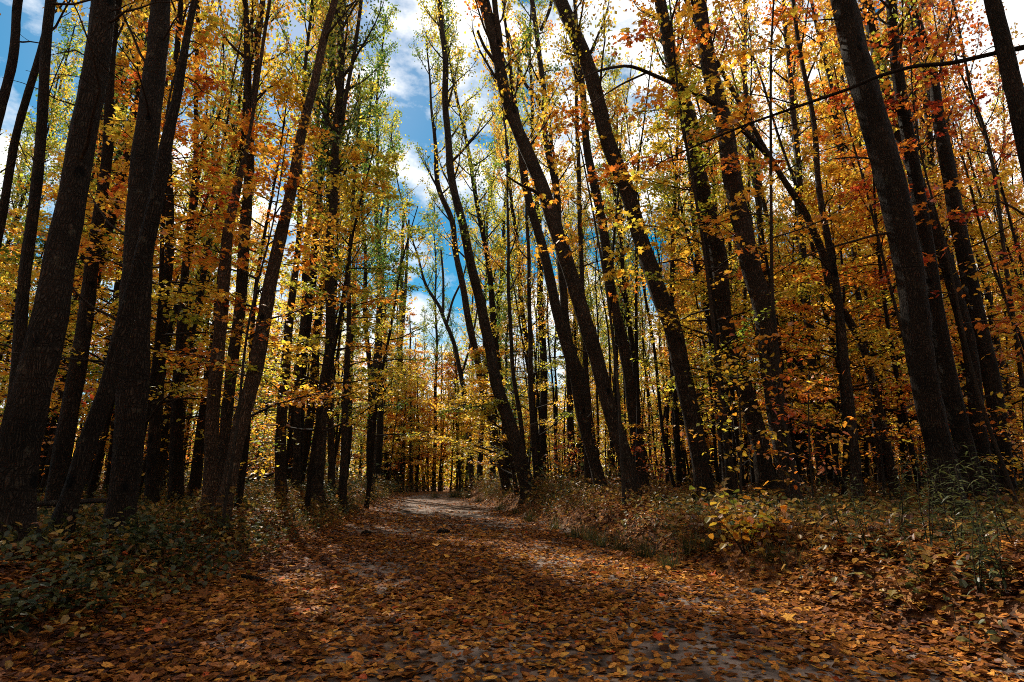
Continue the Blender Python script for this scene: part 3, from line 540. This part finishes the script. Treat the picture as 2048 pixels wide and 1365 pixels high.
# near maples with lobed leaves
for (px, D, k, s, h, lab) in [(262, 7.6, 0, .9, .30, 'small maple with orange sprays among the thick left trunks'), (455, 7.4, 1, .62, .40, 'small maple whose gold sprays cross the broken dead trunk'),
                              (1245, 9.9, 1, 1.0, .46, 'thin maple with amber sprays over the leaning roadside trunks'), (1475, 9.6, 0, 1.05, .42, 'thin maple hanging orange sprays before the big rough-barked trunk'),
                              (1585, 8.6, 1, 1.0, .42, 'thin maple with orange sprays across the twin pair'), (1905, 8.6, 0, .95, .22, 'orange maple glowing right of the giant trunk'), (2030, 7.8, 1, .8, .15, 'red-orange maple at the right edge')]:
    put(near[k], px, D, h, lab, None, s, rad(-9) if 1100 < px < 1700 else 0)
for k_, (x_, y_, s_, h_, l_) in enumerate([(-4.5, 9.7, 1.0, .5, 'leafy young maple standing just right of the stripped leaning trunk'), (-4.0, 11.6, .95, .62, 'golden young maple left of the straight grey roadside trunk'), (-5.2, 8.0, .8, .5, 'young maple spreading before the broken dead trunk')]):
    put(mapl[k_], CX + x_ / y_ * 1172, y_, h_, l_, None, s_, rad(3))
put(tall[1], 742, 24.5, 1.0, 'green-crowned tree leaning slightly over the left road edge', None, 1.12, rad(4))
put(tall[2], 1016, 26, .80, 'tall tree with airy yellow-green crown above the low yellow-green maple', None, 1.4, rad(-7))
put(tall[4], 1085, 31, .78, 'far tall tree with a yellow-green crown between the slim leaning trunks', None, 1.5, rad(-3))
put(tall[2], 868, 52, 1.0, 'distant dark green tree rising in the sky gap above the end of the road', None, 1.45, 0)
put(tall[4], 935, 56, .72, 'distant gold tree just right of the dark green tree in the sky gap', None, 1.3, 0)
put(mapl[3], 985, 44, .60, 'tall golden maple in the distance behind the low yellow-green maple', None, 1.9, 0)
put(tall[3], 752, 36, .95, 'very tall green-gold tree leaning right over the end of the road', None, 1.65, rad(6))
put(tall[0], 770, 46, .9, 'far green-gold tree standing left of the sky gap beyond the bend', None, 1.8, rad(4))
put(tall[1], 958, 38, .80, 'far tall tree leaning its yellow-green crown over the road gap', None, 1.65, rad(-5))
put(tall[2], 985, 35, .78, 'far yellow-crowned tree right of the bare-forked crooked tree', None, 1.55, rad(-3))
put(tall[3], 690, 27, 1.0, 'tall tree with dense green crown behind the straight grey roadside trunk', None, 1.05, rad(3))
put(mapl[3], 735, 19, .84, 'green-leaved maple standing at the left road edge near the bend', None, 1.1, rad(5))

for k in range(26):
    px = random.uniform(740, 1040); D = random.uniform(38, 58)
    x_ = (px - CX) / 1172 * D
    if abs(x_ - float(xc(D))) < 3.2: continue
    put(mapl[k % 4], px, D, random.gauss(.52, .1), 'golden maple closing the view where the road bends away', 'golden maples at the end of the road', random.uniform(1.1, 1.7), 0)
hero('y', 19.5, [(990,700,4),(1003,780,6),(1016,870,8),(1030,965,9)], 'yellow-green maple reaching low over the right road edge', H=5.6, hue=.66, z0=.9, nb=44, Lmax=3.9, style='maple', leafn=46, lsize=.10, bare=0, name='young_maple', keep=lambda p, az, l: math.cos(az) < .1)
# ------------------------------------------------------------------ far woods closing the view
fw = MB()
for q in range(560):
    y = random.uniform(52, 95); x = random.uniform(-1.05, 1.05) * y; 
    if abs(x - float(xc(y))) < 3.5 and y < 58: continue
    p = pxof(x, y); H = random.uniform(8, 15) if p > 420 else random.uniform(4, 7); z0 = float(gh(x, y))
    fw.tube(np.array([[x, y, z0], [x + random.uniform(-.4, .4), y, z0 + H * .6], [x + random.uniform(-.8, .8), y, z0 + H]]), [.14, .09, .03], 5)
    m = 900; t = RNG.uniform(.04, 1, m); rr = 3.0 * (1 - .6 * t) * np.sqrt(RNG.uniform(0, 1, m)); a = RNG.uniform(0, 6.28, m)
    h = hue_maple(p, y) + RNG.normal(0, .08, m) + .12 * np.sin(3 * t * 6 + a)
    fw.leaves(np.stack([x + rr * np.cos(a), y + rr * np.sin(a), z0 + H * t], 1), RNG.uniform(.18, .34, m), 'quad', .7, 1, h)
o = fw.obj('far_woods', ['twig', 'leaf']); o.color = (0, 0, 0, 1); tag(o, 'far wall of autumn woods beyond the bend of the road', 'woods', kind='stuff')

wb = MB()  # unseen woods added around the camera to keep ambient light off the trunks
for q in range(85):
    y = random.uniform(-26, 1.5); x = random.uniform(-26, 24)
    if abs(x - float(xc(y))) < 3.3 or (y > -2 and abs(x) < 4.5) : continue
    H = random.uniform(11, 17); z0 = float(gh(x, y))
    wb.tube(np.array([[x, y, z0 - .1], [x + random.uniform(-.4, .4), y, z0 + H * .6], [x + random.uniform(-.8, .8), y, z0 + H]]), [.17, .11, .03], 7)
    m = 900; t = RNG.uniform(.08, 1, m); rr = 2.3 * (1 - .5 * t) * np.sqrt(RNG.uniform(0, 1, m)); a = RNG.uniform(0, 6.28, m)
    wb.leaves(np.stack([x + rr * np.cos(a), y + rr * np.sin(a), z0 + H * t], 1), RNG.uniform(.16, .3, m), 'quad', .7, 1, .45 + RNG.normal(0, .1, m))
o = wb.obj('woods_behind', ['twig', 'leaf']); o.color = (0, 0, 0, 1); tag(o, 'autumn woods standing around and behind the viewpoint', 'woods', kind='stuff')

# ------------------------------------------------------------------ plants and small things near the road
def on_ground(px, py):
    u, f, z = ray(px, py); D = 1.2
    while D < 34 and EYE + z / f * D > float(gh(D * u / f, D)): D += .02 + D * .004
    return D * u / f, D, float(gh(D * u / f, D))
def weed(kind, seed):
    rng = np.random.default_rng(seed)
    if kind == 'broad': # palmate leaves on short stems
        root = empty('leafy_plant'); m = MB(); lf = MB()
        for s in range(4):
            az = rng.uniform(0, 6.28); P = bend((0, 0, -.02), (math.cos(az) * .5, math.sin(az) * .5, 1), rng.uniform(.22, .42), 5, .0, .08, rng); m.tube(P, np.linspace(.004, .0018, 6), 4)
            for k in range(2, 6):
                yw = rng.uniform(0, 6.28) + np.arange(4) * 1.57
                lf.leaves(np.repeat(P[k][None], 4, 0), rng.uniform(.05, .075, 4), 'oval', .25, 0, .80 + rng.normal(0, .12, 4), yaw=yw, curl=.1, droop=.15)
    elif kind == 'rod':
        root = empty('goldenrod'); m = MB(); lf = MB()
        for s in range(3):
            az = rng.uniform(0, 6.28); Ls = rng.uniform(.7, 1.05); P = bend((0, 0, -.02), (math.cos(az) * .22, math.sin(az) * .22, 1), Ls, 12, -.01, .05, rng); m.tube(P, np.linspace(.005, .002, 13), 4)
            u = np.linspace(.15, 1, 34) * 12; i = np.minimum(u.astype(int), 11); LP = P[i] + (P[i + 1] - P[i]) * (u - i)[:, None]
            lf.leaves(LP, rng.uniform(.09, .15, 34) * np.linspace(1.2, .6, 34), 'lance', .2, 0, .78 + rng.normal(0, .1, 34), yaw=np.arange(34) * 2.4, curl=.2, droop=-.1)
    elif kind == 'tuft':
        root = empty('grass_tuft'); m = None; lf = MB(); n = 120
        P = np.stack([rng.normal(0, .07, n), rng.normal(0, .07, n), np.zeros(n)], 1)
        lf.leaves(P, rng.uniform(.16, .40, n), 'blade', .45, 0, .62 + rng.normal(0, .14, n), curl=.4, droop=-.9)
    else:
        root = empty('seedling'); m = MB(); lf = MB()
        for s in range(2):
            az = rng.uniform(0, 6.28); P = bend((0, 0, -.02), (math.cos(az) * .3, math.sin(az) * .3, 1), rng.uniform(.35, .6), 6, 0, .08, rng); m.tube(P, np.linspace(.004, .002, 7), 4)
            for k in range(2, 7):
                lf.leaves(np.repeat(P[k][None], 3, 0) + rng.normal(0, .04, (3, 3)), rng.uniform(.07, .11, 3), 'maple', .3, 0, .32 + rng.normal(0, .1, 3), droop=.2)
    if m: m.obj('stem', ['twig'], root)
    o = lf.obj('leaves', ['herb'], root); o.color = (0, 0, 0, 1); return root
def plant(pr, px, py, s, rz=None, **k):
    x, y, z = on_ground(px, py); return copy_tree(pr, (x, y, z), random.uniform(0, 6) if rz is None else rz, s * .78, (0, 0), None, **k)
pb = [weed('broad', 1), weed('broad', 2)]; pr = [weed('rod', 3), weed('rod', 4)]; pt = weed('tuft', 5); ps = weed('seed', 6)
for p in pb: tag(p, 'low leafy green plant in the shade of the left bank', 'plant', 'leafy green plants on the left bank')
for p in pr: tag(p, 'tall green stalk plant with narrow leaves on the shady right bank', 'plant', 'narrow-leaved stalks on the right bank')
tag(pt, 'tuft of green grass on the right bank edge', 'grass tuft', 'grass tufts along the right bank'); tag(ps, 'knee-high maple seedling with rusty leaves beside the bank', 'seedling', 'rusty maple seedlings beside the road')
for k, (px, py, s) in enumerate([(200,1150,1.1),(255,1120,1.2),(150,1190,1.0),(300,1130,1.1),(340,1150,1),(60,1250,1),(110,1230,1),(395,1120,.9),(240,1180,.9),(450,1085,1),(490,1075,.9),(20,1290,1),(180,1240,.8),(280,1090,1.2),(520,1060,1),(350,1100,1.1)]): plant(pb[k % 2], px, py, s)
for k, (px, py, s) in enumerate([(1740,1110,.95),(1800,1090,1.0),(1860,1110,1.0),(1920,1130,.95),(1985,1150,1),(2030,1100,1),(1780,1140,.7),(1690,1090,.8),(1960,1210,.8),(1845,1180,.6),(1640,1070,.7),(2020,1200,.8),(1900,1090,1.1)]): plant(pr[k % 2], px, py, s)
for k, (px, py, s) in enumerate([(918,992,2.2),(905,988,1.8),(935,998,1.6),(958,1005,1.2),(1000,1022,1.1),(1060,1045,1),(1110,1062,1),(1150,1078,1),(1200,1095,1),(1240,1105,.9),(1290,1118,.9),(1340,1140,.8),(870,986,1.6),(1030,1030,1),(1420,1105,.7),(1180,1085,.9),(1380,1110,.9),(1545,1130,.7)]): plant(pt, px, py, s)
for k, (px, py, s) in enumerate([(560,1020,1.3),(540,1050,1.1),(600,1015,1.2),(480,1110,1),(1400,1080,1),(1450,1060,1.1),(1350,1060,1),(1600,1080,.9),(700,1005,1.2),(1130,1030,1.2),(1560,1040,1.3),(1660,1130,.8),(420,1060,1.2),(1820,1230,.8),(620,1040,.9)]): plant(ps, px, py, s)
# the yellow broad-leaved sapling standing in the sun patch
x, y, z = on_ground(1490, 1110); root = empty('yellow_sapling', (x, y, z)); tag(root, 'low sapling with large yellow leaves in sun before the twin trunks', 'sapling')
m = MB(); lf = MB(); rng = np.random.default_rng(3)
for s in range(9):
    az = s * .7; P = bend((0, 0, -.02), (math.cos(az) * .6, math.sin(az) * .4, 1), rng.uniform(.4, .75), 6, -.03, .08, rng); m.tube(P, np.linspace(.006, .002, 7), 5)
    for k in range(3, 7): lf.leaves(np.repeat(P[k][None], 4, 0) + rng.normal(0, .05, (4, 3)), rng.uniform(.05, .105, 4), 'oval', .4, 0, .50 + rng.normal(0, .2, 4), curl=.15, droop=.25)
m.obj('stem', ['twig'], root); o = lf.obj('leaves', ['leaf'], root); o.color = (.05, 0, 0, 1)

def stick(name, pts, label, cat, mt='bark_dark', twigs=()):
    P = np.array([p[:3] for p in pts], float); R = np.array([p[3] for p in pts]); base = P[0].copy(); P = P - base
    n = (len(P) - 1) * 6 + 1; t = np.linspace(0, len(P) - 1, n); k = np.arange(len(P)); Q = np.stack([np.interp(t, k, P[:, i]) for i in range(3)], 1)
    Q[1:-1] += RNG.normal(0, R.mean() * .25, (n - 2, 3)); Q[1:-1] = (Q[:-2] + Q[1:-1] + Q[2:]) / 3
    m = MB(); m.tube(Q, np.interp(t, k, R), 9, 0, .06, 2.0)
    for (u, dx_, dy_, dz_) in twigs:
        p = Q[int(u * (n - 1))]; m.tube(np.array([p, p + np.array([dx_, dy_, dz_]) * .5 + RNG.normal(0, .02, 3), p + np.array([dx_, dy_, dz_])]), [R.mean() * .5, R.mean() * .35, R.mean() * .15], 5)
    o = m.obj(name, [mt], None, base); return tag(o, label, cat)
def gp(px, py, r, lift=0):
    x, y, z = on_ground(px, py); return (x, y, z + r * .8 + lift, r)
def ap(px, py, D, r): return (*at(px, py, D), r)
stick('fallen_stick', [gp(484, 1160, .018, .02), gp(540, 1170, .016, .01), gp(590, 1186, .010, 0)], 'short dark stick on leaves at the left road edge', 'stick', twigs=[(.4, -.15, .05, .03)])
stick('fallen_log', [(*at(1300, 1000, 10.4)[:2], float(gh(at(1300, 1000, 10.4)[0], 10.4)) + .10, .05), (*at(1430, 1000, 10.3)[:2], float(gh(at(1430, 1000, 10.3)[0], 10.3)) + .10, .045), (*at(1600, 1000, 10.1)[:2], float(gh(at(1600, 1000, 10.1)[0], 10.1)) + .08, .03)], 'dark log lying across the foot of the big leaning trunks', 'log')
stick('fallen_log', [(*at(60, 1056, 6.6)[:2], .62, .03), (*at(130, 1056, 6.6)[:2], .64, .03), (*at(215, 1056, 6.5)[:2], .66, .025)], 'thin log lying low between the two thickest left trunks', 'log')
stick('leaning_pole', [ap(1838, 838, 11.6, .055), ap(1710, 800, 12, .05), ap(1567, 765, 12.5, .04), ap(1480, 745, 12.8, .02)], 'fallen grey pole propped between trunks right of the twin pair', 'fallen branch', 'bark', [(.5, .3, 0, .5), (.3, -.2, 0, -.5)])
stick('leaning_pole', [ap(1750, 885, 11.0, .05), ap(1640, 855, 11.4, .045), ap(1560, 830, 11.8, .03)], 'lower of the fallen poles behind the dark narrow trunk', 'fallen branch', 'bark', [(.6, .2, 0, .35)])
stick('leaning_pole', [ap(1760, 900, 12.2, .05), ap(1650, 790, 12.4, .045), ap(1560, 690, 12.6, .03), ap(1530, 650, 12.7, .015)], 'steep fallen pole crossing the level fallen poles on the right', 'fallen branch', 'bark_dark')
stick('leaning_pole', [ap(1500, 826, 13, .025), ap(1440, 822, 13.2, .02), ap(1385, 814, 13.5, .012)], 'thin pale stick caught level behind the big leaning trunks', 'fallen branch', 'bark_dead')
for k in range(16):
    y_ = random.uniform(9, 24); x_ = random.uniform(-.9, .95) * y_
    if abs(x_ - float(xc(y_))) < 4.2: continue
    a_ = random.uniform(-.7, .7); l_ = random.uniform(1.5, 4); r_ = random.uniform(.03, .08); e_ = (x_ + l_ * math.cos(a_), y_ + l_ * math.sin(a_)); sd_ = region(x_, y_)
    if abs(e_[0] - float(xc(e_[1]))) < 3.2: continue
    o = stick('fallen_log', [(x_, y_, float(gh(x_, y_)) + r_ * .7, r_), (*e_, float(gh(*e_)) + random.choice([r_ * .7, .5, .9]), r_ * .5)], 'dead bough lying among the brush in the %s woods' % sd_, 'log', random.choice(['bark_dark', 'bark_dead']), [(.4, .2, .1, .5), (.7, -.2, .1, .35)])
    o['group'] = 'dead boughs in the %s woods' % sd_
def lump(name, px, py, r, mt, label, cat, n=0):
    import bmesh
    bm = bmesh.new(); bmesh.ops.create_icosphere(bm, subdivisions=4, radius=1)
    for v in bm.verts:
        c = v.co; k = 1 + .16 * float(fbm(c.x * 2, c.y * 2 + c.z, 1.4, 3)) + .06 * float(fbm(c.x * 6, c.z * 6, 1, 5)); v.co = Vector((c.x * r * k, c.y * r * k * .8, c.z * r * .55 * k))
    me = bpy.data.meshes.new(name); bm.to_mesh(me); bm.free(); me.materials.append(M[mt])
    for p in me.polygons: p.use_smooth = True
    x, y, z = on_ground(px, py); o = bpy.data.objects.new(name, me); C.objects.link(o); o.location = (x, y, z + r * .22); tag(o, label, cat)
    if n:
        b = MB(); P = RNG.normal(0, r * .45, (n, 3)); P[:, 2] = r * .1
        b.leaves(P, RNG.uniform(r * .7, r * 1.4, n), 'blade', .5, 0, np.clip(RNG.normal(.25, .1, n), 0, 1), curl=.4, droop=-.9); g = b.obj('dry_grass', ['herb'], o); g.color = (0, 0, 0, 1)
lump('sod_clump', 886, 1068, .11, 'sod', 'dark clump of torn sod on the middle of the road', 'sod clump', 50)
lump('sod_clump', 733, 1070, .09, 'sod', 'small dark sod clump near the left edge of the road', 'sod clump', 20)
lump('stone', 1518, 1192, .065, 'stone', 'dark rounded stone among leaves by the right bank', 'stone')
lump('sod_clump', 660, 1080, .06, 'sod', 'tiny dark clod among the leaves by the left bank', 'sod clump', 12)

print('SCENE', len(bpy.data.objects), 'objects', sum(len(m.polygons) for m in bpy.data.meshes), 'faces')
